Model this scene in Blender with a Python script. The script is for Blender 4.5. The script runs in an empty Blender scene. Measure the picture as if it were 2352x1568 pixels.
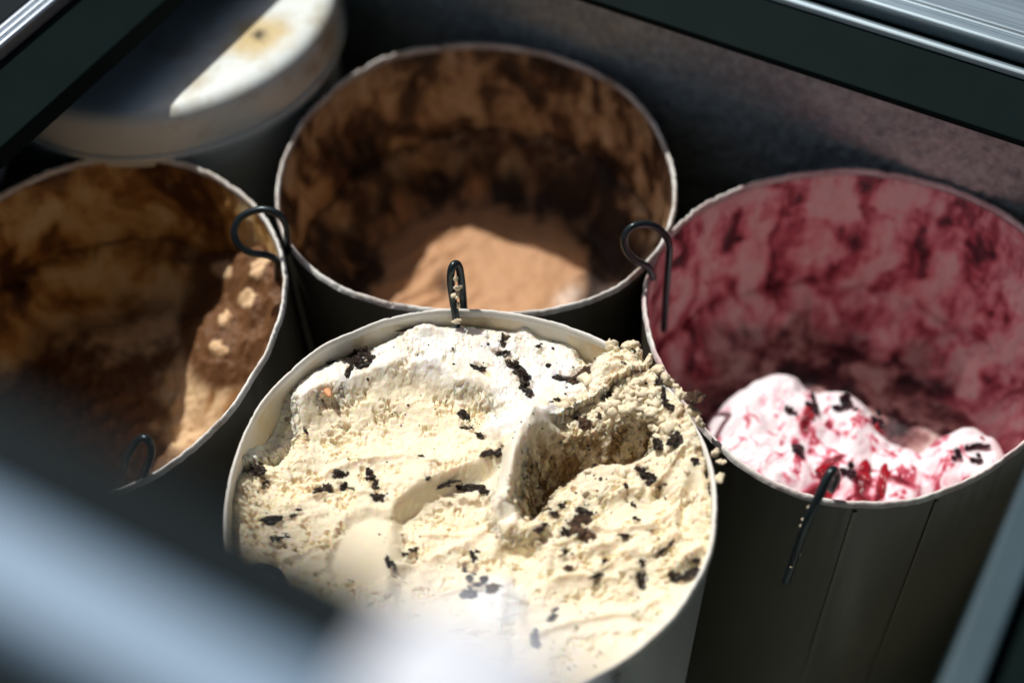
import bpy, bmesh, math, random
import numpy as np
from mathutils import Matrix, Vector, noise as mnoise

random.seed(7)
rng = np.random.default_rng(7)
scene = bpy.context.scene
COL = scene.collection

# ------------------------------------------------------------------ camera
F_PX, PITCH, ROLL, CAM_Z = 3316.8, 0.88746, -0.03603, 0.6      # focal length in px of a 2352 px wide picture
CR, SR, CP, SP = math.cos(ROLL), math.sin(ROLL), math.cos(PITCH), math.sin(PITCH)
RIGHT = Vector((CR, SR * SP, SR * CP))
UP = Vector((-SR, CR * SP, CR * CP))
FWD = Vector((0, CP, -SP))
cam_data = bpy.data.cameras.new('camera')
cam = bpy.data.objects.new('camera', cam_data)
COL.objects.link(cam)
m = Matrix.Identity(4)
for i in range(3):
    m[i][0], m[i][1], m[i][2] = RIGHT[i], UP[i], -FWD[i]
m[0][3], m[1][3], m[2][3] = 0, 0, CAM_Z
cam.matrix_world = m
cam_data.sensor_width = 36
cam_data.lens = F_PX / 2352 * 36
cam_data.clip_start = 0.01
cam_data.clip_end = 50
cam_data.dof.use_dof = True
cam_data.dof.focus_distance = 0.752
cam_data.dof.aperture_fstop = 2.5
scene.camera = cam

# ------------------------------------------------------------------ sky, sun, exposure
SUN_TRAVEL = Vector((0.358, -0.4135, -1.0)).normalized()
world = bpy.data.worlds.new('World')
scene.world = world
world.use_nodes = True
wn = world.node_tree
sky = wn.nodes.new('ShaderNodeTexSky')
sky.sky_type = 'NISHITA'
sky.sun_disc = False
sky.sun_elevation = math.asin(-SUN_TRAVEL.z)
sky.sun_rotation = math.atan2(-SUN_TRAVEL.x, -SUN_TRAVEL.y)
sky.air_density = 0.8
sky.dust_density = 3.0
sky.ozone_density = 1.0
bg = wn.nodes['Background']
wn.links.new(sky.outputs[0], bg.inputs[0])
bg.inputs[1].default_value = 0.072
sun_data = bpy.data.lights.new('sun', 'SUN')
sun_data.energy = 4.0
sun_data.angle = math.radians(0.55)
sun_data.color = (1.0, 0.965, 0.915)
sun = bpy.data.objects.new('sun', sun_data)
COL.objects.link(sun)
sun.rotation_euler = SUN_TRAVEL.to_track_quat('-Z', 'Y').to_euler()
sun.location = (-1, 1.2, 3)
scene.view_settings.view_transform = 'Standard'
scene.view_settings.look = 'None'
scene.view_settings.exposure = 0.0
scene.view_settings.gamma = 1.0
scene.view_settings.use_curve_mapping = False

# ------------------------------------------------------------------ helpers
def PX(x, y, z):
    """point of the plane at height z that the photograph shows at (x, y)"""
    a, b = (x - 1176) / F_PX, -(y - 784) / F_PX
    d = RIGHT * a + UP * b + FWD
    t = (z - CAM_Z) / d.z
    return Vector((d.x * t, d.y * t, z))

def proj(x, y, z):
    rz = z - CAM_Z
    dep = y * FWD.y + rz * FWD.z
    u = (x * RIGHT.x + y * RIGHT.y + rz * RIGHT.z) / dep
    v = (x * UP.x + y * UP.y + rz * UP.z) / dep
    return 1176 + u * F_PX, 784 - v * F_PX

def _hash(ix, iy, seed):
    h = (ix.astype(np.int64) * 374761393 + iy.astype(np.int64) * 668265263 + seed * 1442695041) & 0xFFFFFFFF
    h = ((h ^ (h >> 13)) * 1274126177) & 0xFFFFFFFF
    return (h ^ (h >> 16)) & 0xFFFFFFFF

def perlin(x, y, seed=0):
    ix, iy = np.floor(x), np.floor(y)
    fx, fy = x - ix, y - iy
    def g(dx, dy):
        a = _hash(ix + dx, iy + dy, seed) / 4294967296.0 * 2 * np.pi
        return np.cos(a) * (fx - dx) + np.sin(a) * (fy - dy)
    ux = fx * fx * fx * (fx * (fx * 6 - 15) + 10)
    uy = fy * fy * fy * (fy * (fy * 6 - 15) + 10)
    return ((g(0, 0) * (1 - ux) + g(1, 0) * ux) * (1 - uy) + (g(0, 1) * (1 - ux) + g(1, 1) * ux) * uy) * 1.5

def fbm(x, y, seed=0, octv=4, gain=0.5):
    s, a, t = 0, 1, 0
    for k in range(octv):
        s = s + a * perlin(x * 2 ** k + 17.3 * k, y * 2 ** k - 9.1 * k, seed + k)
        t += a
        a *= gain
    return s / t

def worley(x, y, seed=0):
    ix, iy = np.floor(x), np.floor(y)
    best = np.full(x.shape, 9.0)
    second = np.full(x.shape, 9.0)
    for dx in (-1, 0, 1):
        for dy in (-1, 0, 1):
            cx, cy = ix + dx, iy + dy
            qx = cx + _hash(cx, cy, seed) / 4294967296.0
            qy = cy + _hash(cx, cy, seed + 51) / 4294967296.0
            d = np.hypot(x - qx, y - qy)
            second = np.where(d < best, best, np.minimum(second, d))
            best = np.minimum(best, d)
    return best, second

def ss(a, b, x):
    t = np.clip((x - a) / (b - a), 0, 1)
    return t * t * (3 - 2 * t)

def polyline(px, py, pts):
    """distance, side (+ = right of the travel direction as drawn on the page) and 0..1 position along a polyline"""
    pts = np.array(pts, float)
    seg = np.diff(pts, axis=0)
    L = np.hypot(seg[:, 0], seg[:, 1])
    acc = np.concatenate([[0], np.cumsum(L)])
    best = np.full(px.shape, 1e9); side = np.zeros(px.shape); pos = np.zeros(px.shape)
    for k in range(len(seg)):
        t = np.clip(((px - pts[k, 0]) * seg[k, 0] + (py - pts[k, 1]) * seg[k, 1]) / L[k] ** 2, 0, 1)
        dx, dy = px - pts[k, 0] - t * seg[k, 0], py - pts[k, 1] - t * seg[k, 1]
        d = np.hypot(dx, dy)
        w = d < best
        best = np.where(w, d, best)
        side = np.where(w, np.sign(seg[k, 0] * dy - seg[k, 1] * dx), side)
        pos = np.where(w, (acc[k] + t * L[k]) / acc[-1], pos)
    return best, side, pos

def inside(px, py, pts):
    """signed distance to a closed outline, positive inside"""
    d, _, _ = polyline(px, py, list(pts) + [pts[0]])
    c = np.zeros(px.shape, bool)
    n = len(pts)
    for i in range(n):
        (x1, y1), (x2, y2) = pts[i], pts[(i + 1) % n]
        if y1 == y2: continue
        c ^= ((y1 > py) != (y2 > py)) & (px < (x2 - x1) * (py - y1) / (y2 - y1) + x1)
    return np.where(c, d, -d)

def bump(px, py, x, y, rx, ry, ang=0.0, p=2):
    c, s = math.cos(math.radians(ang)), math.sin(math.radians(ang))
    a = ((px - x) * c + (py - y) * s) / rx
    b = (-(px - x) * s + (py - y) * c) / ry
    return np.exp(-(a * a + b * b) ** (p / 2))

def link(o, parent=None):
    COL.objects.link(o)
    if parent is not None: o.parent = parent
    return o

def mesh_obj(name, verts, faces, mat, parent=None, smooth=True, attrs=None):
    me = bpy.data.meshes.new(name)
    if isinstance(verts, np.ndarray):
        f = np.asarray(faces, np.int32)
        me.vertices.add(len(verts)); me.vertices.foreach_set('co', np.ascontiguousarray(verts, np.float32).ravel())
        me.loops.add(f.size); me.loops.foreach_set('vertex_index', f.ravel())
        me.polygons.add(len(f)); me.polygons.foreach_set('loop_start', np.arange(len(f), dtype=np.int32) * f.shape[1])
        me.update(calc_edges=True)
    else:
        me.from_pydata(verts, [], faces); me.update()
    if smooth: me.polygons.foreach_set('use_smooth', np.ones(len(me.polygons), bool))
    for k, a in (attrs or {}).items():
        at = me.attributes.new(k, 'FLOAT', 'POINT'); at.data.foreach_set('value', np.ascontiguousarray(a, np.float32).ravel())
    me.materials.append(mat)
    return link(bpy.data.objects.new(name, me), parent)

def bm_obj(name, bm, mat, parent=None, smooth=True):
    me = bpy.data.meshes.new(name); bm.to_mesh(me); bm.free()
    if smooth: me.polygons.foreach_set('use_smooth', np.ones(len(me.polygons), bool))
    me.materials.append(mat)
    return link(bpy.data.objects.new(name, me), parent)

def empty(name, loc=(0, 0, 0), rotz=0.0):
    o = bpy.data.objects.new(name, None); COL.objects.link(o)
    o.location = loc; o.rotation_euler = (0, 0, rotz); o.empty_display_size = 0.05
    return o

def tag(o, label, cat, group=None):
    o['label'] = label; o['category'] = cat
    if group: o['group'] = group
    return o

# ------------------------------------------------------------------ materials
class NT:
    def __init__(self, name):
        self.m = bpy.data.materials.new(name); self.m.use_nodes = True
        self.t = self.m.node_tree; self.p = self.t.nodes['Principled BSDF']
    def n(self, typ, **kw):
        nd = self.t.nodes.new(typ)
        for k, v in kw.items():
            if k.startswith('i_'):
                key = k[2:]
                nd.inputs[int(key) if key.isdigit() else key].default_value = v
            else: setattr(nd, k, v)
        return nd
    def l(self, a, b): self.t.links.new(a, b)
    def set(self, **kw):
        for k, v in kw.items(): self.p.inputs[k.replace('_', ' ')].default_value = v
        return self
    def coord(self, scale=(1, 1, 1), rot=(0, 0, 0)):
        c = self.n('ShaderNodeTexCoord'); mp = self.n('ShaderNodeMapping')
        mp.inputs['Scale'].default_value = scale; mp.inputs['Rotation'].default_value = rot
        self.l(c.outputs['Object'], mp.inputs['Vector']); return mp.outputs[0]
    def noise(self, vec, scale, detail=6, rough=0.55, dist=0.0):
        nd = self.n('ShaderNodeTexNoise'); nd.inputs['Scale'].default_value = scale
        nd.inputs['Detail'].default_value = detail; nd.inputs['Roughness'].default_value = rough
        nd.inputs['Distortion'].default_value = dist
        if vec is not None: self.l(vec, nd.inputs['Vector'])
        return nd.outputs['Fac']
    def ramp(self, fac, stops, interp='LINEAR'):
        r = self.n('ShaderNodeValToRGB'); r.color_ramp.interpolation = interp
        e = r.color_ramp.elements
        while len(e) < len(stops): e.new(0.5)
        for k, (p, c) in enumerate(stops):
            e[k].position = p; e[k].color = tuple(c) + (1,) if len(c) == 3 else c
        self.l(fac, r.inputs[0]); return r.outputs[0]
    def mix(self, fac, a, b):
        x = self.n('ShaderNodeMix', data_type='RGBA')
        if isinstance(fac, (int, float)): x.inputs[0].default_value = fac
        else: self.l(fac, x.inputs[0])
        for s, i in ((a, 6), (b, 7)):
            if isinstance(s, tuple): x.inputs[i].default_value = s + (1,)
            else: self.l(s, x.inputs[i])
        return x.outputs[2]
    def math(self, op, a, b=0.5):
        x = self.n('ShaderNodeMath', operation=op)
        for s, i in ((a, 0), (b, 1)):
            if isinstance(s, (int, float)): x.inputs[i].default_value = s
            else: self.l(s, x.inputs[i])
        return x.outputs[0]
    def attr(self, name):
        a = self.n('ShaderNodeAttribute'); a.attribute_name = name; return a.outputs['Fac']
    def base(self, c): self.l(c, self.p.inputs['Base Color']) if not isinstance(c, tuple) else self.set(Base_Color=c + (1,)); return self
    def bump(self, h, strength=0.3, dist=0.001):
        b = self.n('ShaderNodeBump'); b.inputs['Strength'].default_value = strength; b.inputs['Distance'].default_value = dist
        self.l(h, b.inputs['Height']); self.l(b.outputs[0], self.p.inputs['Normal']); return self

def mat_plain(name, col, rough=0.5, metal=0.0, vary=0.25, scale=40, bumpd=0.0002, spec=0.5):
    n = NT(name); v = n.coord()
    f = n.noise(v, scale, 5, 0.6)
    n.base(n.mix(f, tuple(c * (1 - vary) for c in col), tuple(min(1, c * (1 + vary)) for c in col)))
    n.set(Roughness=rough, Metallic=metal, Specular_IOR_Level=spec)
    n.bump(n.noise(v, scale * 6, 4), 0.3, bumpd)
    return n.m

def mat_brushed(name, col, rough, direction=0):
    n = NT(name); sc = [60, 60, 60]; sc[direction] = 1.2
    v = n.coord(tuple(sc))
    f = n.noise(v, 6, 6, 0.65)
    n.base(n.mix(f, tuple(c * 0.7 for c in col), tuple(min(1, c * 1.2) for c in col)))
    rr = n.n('ShaderNodeMapRange'); n.l(f, rr.inputs[0]); rr.inputs[3].default_value = rough * 0.7; rr.inputs[4].default_value = rough * 1.3
    n.l(rr.outputs[0], n.p.inputs['Roughness'])
    n.set(Metallic=1.0); n.bump(f, 0.12, 0.0004)
    return n.m

def mat_frost():
    n = NT('frosted_liner'); v = n.coord()
    big = n.noise(v, 9, 5, 0.6); fine = n.noise(v, 260, 4, 0.7); mid = n.noise(v, 60, 5, 0.6)
    c = n.ramp(big, [(0.3, (0.62, 0.69, 0.64)), (0.6, (0.82, 0.90, 0.85))])
    c = n.mix(n.ramp(n.noise(v, 170, 5, 0.75), [(0.40, (0, 0, 0)), (0.62, (1, 1, 1))]), n.mix(0.55, c, (0.25, 0.26, 0.25)), c)
    grime = n.ramp(n.noise(v, 34, 6, 0.7), [(0.62, (0, 0, 0)), (0.7, (1, 1, 1))])
    c = n.mix(n.math('MULTIPLY', grime, 0.3), c, (0.34, 0.16, 0.13))
    n.base(c); n.set(Roughness=0.75)
    n.bump(n.math('ADD', n.math('MULTIPLY', fine, 0.8), mid), 1.0, 0.005)
    return n.m

def mat_glass():
    n = NT('clear_glass'); n.set(Base_Color=(0.93, 0.98, 0.97, 1), Roughness=0.02, Transmission_Weight=1.0, IOR=1.45)
    return n.m

def mat_card(name, col, seamcol):
    n = NT(name); v = n.coord((1, 1, 0.25))
    f = n.noise(v, 30, 6, 0.6); f2 = n.noise(n.coord((1, 1, 1)), 220, 3, 0.6)
    c = n.mix(f, tuple(x * 0.75 for x in col), tuple(x * 1.2 for x in col))
    smudge = n.ramp(n.noise(n.coord((1, 1, 0.6)), 14, 6, 0.7, 0.6), [(0.52, (0, 0, 0)), (0.75, (1, 1, 1))])
    c = n.mix(n.math('MULTIPLY', smudge, 0.45), c, seamcol)
    n.base(c); n.set(Roughness=0.34); n.bump(n.math('ADD', f2, n.math('MULTIPLY', n.noise(n.coord((1, 1, 0.05)), 45, 3, 0.5), 3.0)), 0.2, 0.0006)
    return n.m

def mat_rim(name, stain, amount=0.5):
    n = NT(name); v = n.coord()
    s = n.ramp(n.noise(v, 42, 7, 0.7), [(0.44, (0, 0, 0)), (0.64, (1, 1, 1))])
    c = n.mix(n.math('MULTIPLY', s, amount), (0.80, 0.79, 0.74), stain)
    n.base(c); n.set(Roughness=0.75); n.bump(n.noise(v, 500, 4, 0.7), 0.5, 0.0006)
    return n.m

def residue_colour(n, thin, film_shade, thick, dark, scale=22, bias=0.0, streak=0.35, rot=0.0, sw=0.12, dz=0.0):
    """smeared layer of ice cream on coated paper: bare streaks, thin layer, thick patches; returns colour and height"""
    def co(sc, rt):
        c_ = n.n('ShaderNodeTexCoord'); o_ = n.n('ShaderNodeVectorMath', operation='ADD'); o_.inputs[1].default_value = (0, 0, dz)
        mp = n.n('ShaderNodeMapping'); mp.inputs['Scale'].default_value = sc; mp.inputs['Rotation'].default_value = rt
        n.l(c_.outputs['Object'], o_.inputs[0]); n.l(o_.outputs[0], mp.inputs['Vector']); return mp.outputs[0]
    v, v0 = co((1, 1, streak), (0, rot, 0)), co((1, 1, 1), (0, 0, 0))
    w1 = n.n('ShaderNodeTexNoise'); w1.inputs['Scale'].default_value = scale * 0.6; w1.inputs['Detail'].default_value = 3; n.l(v0, w1.inputs['Vector'])
    sc = n.n('ShaderNodeVectorMath', operation='SCALE'); n.l(w1.outputs['Color'], sc.inputs[0]); sc.inputs['Scale'].default_value = 0.075
    ad = n.n('ShaderNodeVectorMath', operation='ADD'); n.l(v, ad.inputs[0]); n.l(sc.outputs[0], ad.inputs[1])
    wv = ad.outputs[0]
    a = n.noise(wv, scale, 2, 0.45)
    b = n.noise(wv, scale * 2.4, 5, 0.6)
    st = n.noise(co((1, 1, 0.12), (0.35, rot, 0)), scale * 3.4, 4, 0.55, 0.5)
    h = n.math('ADD', n.math('MULTIPLY', a, 0.64 * (1 - sw)), n.math('MULTIPLY', b, 0.36 * (1 - sw)))
    h = n.math('ADD', h, n.math('MULTIPLY', st, sw))
    c = n.ramp(h, [(0.41 + bias, thin), (0.47 + bias, film_shade), (0.525 + bias, thick), (0.585 + bias, dark)])
    return c, n.math('ADD', h, n.math('MULTIPLY', n.noise(v0, 300, 4, 0.7), 0.08))

def mat_residue(name, *args):
    n = NT(name)
    c, h = residue_colour(n, *args)
    n.base(c); n.set(Roughness=0.42, Specular_IOR_Level=0.4)
    n.bump(h, 0.9, 0.006)
    return n.m

def mat_cream(name, deep, pale, sss=0.35, radius=(1.0, 0.55, 0.2), scale=0.006, grain=650, cocoa_shade=(0.26, 0.145, 0.045), ring=None):
    """ice cream; the point attribute 'wet' marks melted, glossier and paler patches, 'stain' coloured syrup"""
    n = NT(name); v = n.coord()
    wet = n.attr('wet')
    f = n.noise(v, 70, 5, 0.6)
    c = n.mix(f, tuple(x * 0.94 for x in deep), tuple(min(1, x * 1.04) for x in deep))
    c = n.mix(wet, c, pale)
    c = n.mix(n.attr('cocoa_shade'), c, cocoa_shade)
    if ring:
        rc, _ = residue_colour(n, *ring[0], dz=ring[1]); c = n.mix(n.attr('ring'), c, rc)
    n.base(c)
    rr = n.n('ShaderNodeMapRange'); n.l(wet, rr.inputs[0]); rr.inputs[3].default_value = 0.62; rr.inputs[4].default_value = 0.26
    n.l(rr.outputs[0], n.p.inputs['Roughness'])
    n.set(Subsurface_Weight=sss, Subsurface_Radius=radius, Subsurface_Scale=scale, Specular_IOR_Level=0.4)
    n.bump(n.noise(v, grain, 5, 0.7), 0.45, 0.0012)
    return n

M = {}
M['frame'] = mat_plain('dark_plastic_frame', (0.0028, 0.0085, 0.0085), 0.7, vary=0.4, scale=25, spec=0.06)
M['gasket'] = mat_plain('black_rubber', (0.005, 0.010, 0.012), 0.7, spec=0.1)
M['alu'] = mat_brushed('brushed_aluminium', (0.30, 0.37, 0.41), 0.55, 0)
M['alu_v'] = mat_brushed('brushed_aluminium_side', (0.55, 0.62, 0.68), 0.38, 1)
M['steel'] = mat_brushed('scratched_steel', (0.36, 0.45, 0.50), 0.48, 0)
M['rail'] = mat_plain('satin_anodised_rail', (0.20, 0.31, 0.44), 0.5, 0.0, 0.06, spec=0.3)
M['knob'] = mat_plain('white_plastic_clamp', (0.66, 0.70, 0.78), 0.5, 0, 0.05, spec=0.3)
M['frost'] = mat_frost()
M['cabinet'] = mat_plain('painted_cabinet', (0.30, 0.34, 0.35), 0.5)
M['glass'] = mat_glass()
M['wire'] = mat_plain('dark_coated_wire', (0.030, 0.042, 0.046), 0.28, 0.6, 0.4, 90)

# ------------------------------------------------------------------ the freezer (local x runs along its back wall, y away from the viewer)
AX = math.radians(-31)
freezer = empty('display_freezer', (0, 0, 0), AX)
tag(freezer, 'open chest freezer with frosted grey liner, dark frame and bare metal trim around the tubs', 'freezer')

def extrude_profile(name, prof, a, b, axis, mat, parent, closed=True, smooth=False):
    """profile of (offset, z) swept along local x (axis 0) or local y (axis 1)"""
    vs = []
    for t in (a, b):
        for o, z in prof: vs.append((t, o, z) if axis == 0 else (o, t, z))
    n = len(prof); fs = []
    for i in range(n if closed else n - 1):
        j = (i + 1) % n; fs.append((i, j, n + j, n + i))
    if closed: fs += [tuple(range(n))[::-1], tuple(range(n, 2 * n))]
    o = mesh_obj(name, vs, fs, mat, parent, smooth)
    if not smooth and closed:
        bv = o.modifiers.new('bevel', 'BEVEL'); bv.width = 0.0008; bv.segments = 2; bv.limit_method = 'ANGLE'; bv.angle_limit = 0.6
    return o

# back edge
extrude_profile('back_frame', [(0.607, 0.078), (0.6365, 0.0912), (0.6365, 0.090), (0.95, 0.090), (0.95, 0.060), (0.690, 0.060), (0.690, 0.070), (0.607, 0.074)], -1.05, 0.40, 0, M['frame'], freezer)
extrude_profile('back_bead', [(0.6375, 0.0905), (0.6385, 0.0935), (0.6405, 0.0945), (0.6432, 0.0940), (0.6440, 0.0905)], -1.05, 0.40, 0, M['alu'], freezer)
extrude_profile('back_top_plate', [(0.6500, 0.0905), (0.6500, 0.0985), (0.6515, 0.1000), (0.6570, 0.1002), (0.6580, 0.0990), (0.662, 0.0990), (0.663, 0.1004), (0.95, 0.1020), (0.95, 0.0905)], -1.05, 0.40, 0, M['steel'], freezer)
# left bar
extrude_profile('left_frame', [(-0.522, 0.078), (-0.522, 0.066), (-1.05, 0.066), (-1.05, 0.088), (-0.5545, 0.088), (-0.5545, 0.0915)], -0.10, 0.606, 1, M['frame'], freezer)
for k, o in enumerate((-0.5560, -0.5606, -0.5652)):
    extrude_profile('left_trim', [(o, 0.0890), (o, 0.0985), (o - 0.0008, 0.0996), (o - 0.0030, 0.0996), (o - 0.0038, 0.0985), (o - 0.0038, 0.0890)][::-1], -0.10, 0.606, 1, M['alu_v'], freezer)
extrude_profile('closed_lid', [(-0.573, 0.089), (-0.573, 0.096), (-1.05, 0.096), (-1.05, 0.089)], -0.10, 0.604, 1, M['gasket'], freezer)
# right bar
extrude_profile('right_frame', [(0.0095, 0.088), (0.40, 0.088), (0.40, 0.066), (0.0095, 0.066)], -0.10, 0.606, 1, M['frame'], freezer)
extrude_profile('right_trim', [(0.0105, 0.0885), (0.0105, 0.0990), (0.0115, 0.1002), (0.0240, 0.1002), (0.0250, 0.0990), (0.0250, 0.0885)], -0.10, 0.606, 1, mat_plain('grey_anodised_trim', (0.030, 0.062, 0.080), 0.5), freezer)
# front edge
extrude_profile('front_frame', [(0.060, 0.078), (0.060, 0.066), (-0.10, 0.066), (-0.10, 0.098), (0.030, 0.098)], -0.5205, 0.0080, 0, M['frame'], freezer)

def wall_grid(name, p0, ux, uz, nu, nv, mat, parent, amp=0.002, seed=3):
    U, V = np.meshgrid(np.linspace(0, 1, nu), np.linspace(0, 1, nv))
    p0, ux, uz = map(np.array, (p0, ux, uz))
    P = p0 + U[..., None] * ux + V[..., None] * uz
    nrm = np.cross(ux, uz); nrm = nrm / np.linalg.norm(nrm)
    s, t = U * np.linalg.norm(ux), V * np.linalg.norm(uz)
    d = amp * (fbm(s * 40, t * 40, seed, 5, 0.6) + 0.6 * fbm(s * 200, t * 200, seed + 9, 2))
    P = P + d[..., None] * nrm
    idx = np.arange(nu * nv).reshape(nv, nu)
    f = np.stack([idx[:-1, :-1], idx[:-1, 1:], idx[1:, 1:], idx[1:, :-1]], -1).reshape(-1, 4)
    return mesh_obj(name, P.reshape(-1, 3), f, mat, parent)

wall_grid('back_liner', (-1.0, 0.652, -0.33), (1.12, 0, 0), (0, 0, 0.392), 420, 150, M['frost'], freezer, 0.0035)
wall_grid('left_liner', (-1.0, -0.06, -0.33), (0, 0.73, 0), (0, 0, 0.392), 60, 40, M['frost'], freezer, 0.003, 5)
wall_grid('right_liner', (0.07, 0.67, -0.33), (0, -0.73, 0), (0, 0, 0.392), 120, 60, M['frost'], freezer, 0.003, 6)
wall_grid('front_liner', (0.07, -0.06, -0.33), (-1.07, 0, 0), (0, 0, 0.392), 60, 40, M['frost'], freezer, 0.003, 7)
wall_grid('floor_panel', (-1.0, -0.06, -0.328), (1.07, 0, 0), (0, 0.73, 0), 120, 90, M['frost'], freezer, 0.003, 8)

def box(name, lo, hi, mat, parent, bevel=0.002):
    bm = bmesh.new(); bmesh.ops.create_cube(bm, size=1)
    for v in bm.verts:
        for i in range(3): v.co[i] = lo[i] if v.co[i] < 0 else hi[i]
    if bevel: bmesh.ops.bevel(bm, geom=bm.edges[:], offset=bevel, segments=2, affect='EDGES')
    return bm_obj(name, bm, mat, parent, False)

box('cabinet_side', (-1.06, 0.700, -0.36), (0.41, 0.955, 0.058), M['cabinet'], freezer)
box('cabinet_side', (-1.06, -0.11, -0.36), (-1.01, 0.699, 0.064), M['cabinet'], freezer)
box('cabinet_side', (0.08, -0.11, -0.36), (0.41, 0.699, 0.064), M['cabinet'], freezer)
box('cabinet_side', (-1.009, -0.11, -0.36), (0.079, -0.075, 0.064), M['cabinet'], freezer)

# the glass front with its rail, close to the viewer
RAIL_N, RAIL_Z = 0.0556, 0.42
def rounded_bar(name, n0, n1, z0, z1, rad, a, b, mat, parent):
    pts = []
    for cx, cz, t0 in ((n1 - rad, z1 - rad, 0), (n0 + rad, z1 - rad, 90), (n0 + rad, z0 + rad, 180), (n1 - rad, z0 + rad, 270)):
        for k in range(6):
            t = math.radians(t0 + k * 18); pts.append((cx + rad * math.cos(t), cz + rad * math.sin(t)))
    return extrude_profile(name, pts, a, b, 0, mat, parent, True, False)
rail = rounded_bar('front_rail', RAIL_N - 0.0080, RAIL_N + 0.0080, RAIL_Z - 0.014, RAIL_Z, 0.004, -0.515, -0.030, M['rail'], freezer)
rounded_bar('rail_gasket', RAIL_N + 0.0085, RAIL_N + 0.0260, RAIL_Z - 0.020, RAIL_Z - 0.004, 0.003, -0.515, -0.030, M['gasket'], freezer)
rounded_bar('rail_gasket', RAIL_N - 0.0240, RAIL_N - 0.0085, RAIL_Z - 0.018, RAIL_Z - 0.003, 0.003, -0.515, -0.030, M['gasket'], freezer)
box('front_glass', (-0.51, RAIL_N - 0.003, 0.1), (-0.035, RAIL_N + 0.003, RAIL_Z - 0.0145), M['glass'], freezer, 0.0005)
for uu in (-0.519, -0.026):
    box('rail_post', (uu - 0.0035, RAIL_N - 0.006, 0.0985), (uu + 0.0035, RAIL_N + 0.006, RAIL_Z + 0.001), M['alu'], freezer, 0.001)
c = PX(1060, 1585, RAIL_Z + 0.004)
ca, sa = math.cos(AX), math.sin(AX)
cu, cn = c.x * ca + c.y * sa, -c.x * sa + c.y * ca
bm = bmesh.new(); bmesh.ops.create_uvsphere(bm, u_segments=32, v_segments=20, radius=1)
for v in bm.verts:
    x, y, z = v.co; sq = lambda t: math.copysign(abs(t) ** 0.75, t)
    v.co = (cu + sq(x) * 0.0145, cn + sq(y) * 0.0125, RAIL_Z + 0.001 + sq(z) * 0.006)
bm_obj('rail_clamp', bm, M['knob'], freezer)

# unseen sheet added overhead to block most of the sky light; the sun comes in under its far edge
hx, hy = -0.6545, 0.7560
def sky_blocker():
    nu, nv = 60, 40
    vs, fs = [], []
    for k in range(nv):
        for j in range(nu):
            t, d = -2.2 + 4.4 * j / (nu - 1), BLOCKER_EDGE - 2.6 * k / (nv - 1)
            z = BLOCKER_Z + 0.02 * math.sin(t * 3.1) + 0.10 * (k / (nv - 1))
            vs.append((hx * d + hy * t, hy * d - hx * t, z))
    for k in range(nv - 1):
        for j in range(nu - 1): fs.append((k * nu + j, k * nu + j + 1, (k + 1) * nu + j + 1, (k + 1) * nu + j))
    o = mesh_obj('sky_blocker', vs, fs, mat_plain('dark_blocker', (0.02, 0.035, 0.035), 0.9), None)
    so = o.modifiers.new('thickness', 'SOLIDIFY'); so.thickness = 0.012
    o['kind'] = 'structure'
BLOCKER_Z, BLOCKER_EDGE = 1.10, 0.40
sky_blocker()

# ------------------------------------------------------------------ tubs
class Shape:
    def __init__(self, c, z, co): self.c, self.z, self.co = c, z, co
    def r(self, th, fade=1.0):
        s = self.co[0] - 0.120
        for k in range(1, (len(self.co) - 1) // 2 + 1):
            s = s + self.co[2 * k - 1] * np.cos(k * th) + self.co[2 * k] * np.sin(k * th)
        return 0.1185 + s * fade
SH = {
 'cookie': Shape((-0.0246, 0.3850), 0.0120, [0.11918, -4e-05, 0.00194, 0.00198, -0.00028, 0.00195, -0.00022, -0.00077, -2e-05]),
 'choc': Shape((-0.0175, 0.6239), -0.0042, [0.11963, -0.00024, 0.00077, 0.0015, -0.00234, -0.00047, -0.00281, -0.00154, 0.00098]),
 'berry': Shape((0.1910, 0.5035), -0.0087, [0.11982, 0.00057, 0.00105, 0.00126, 0.00302, 0.00241, 0.00282, 0.00047, -0.00131]),
 'coffee': Shape((-0.2388, 0.5210), 0.0009, [0.11908, 0.00241, -0.00224, -0.00465, 0.00294, -0.00268, -0.00057, 0.00157, 0.00122]),
 'dark': Shape((-0.2620, 0.2750), -0.004, [0.1190, 0.001, 0.001, 0.001, 0.001, 0, 0, 0, 0]),
}
WALL = 0.0016
DEPTH = 0.29

def ring_mesh(name, rows, nth, mat, parent, closed_loop=False):
    """rows: list of (radius array over theta, z array over theta)"""
    th = np.linspace(0, 2 * np.pi, nth, endpoint=False)
    V = np.stack([np.stack([r * np.cos(th), r * np.sin(th), z + 0 * th], -1) for r, z in rows])
    nr = len(rows); idx = np.arange(nr * nth).reshape(nr, nth); nx = np.roll(idx, -1, 1)
    if closed_loop: up = np.roll(idx, -1, 0); upn = np.roll(nx, -1, 0); a, b, c_, d = idx, nx, upn, up
    else: a, b, c_, d = idx[:-1], nx[:-1], nx[1:], idx[1:]
    f = np.stack([a, b, c_, d], -1).reshape(-1, 4)
    return mesh_obj(name, V.reshape(-1, 3), f, mat, parent)

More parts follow.
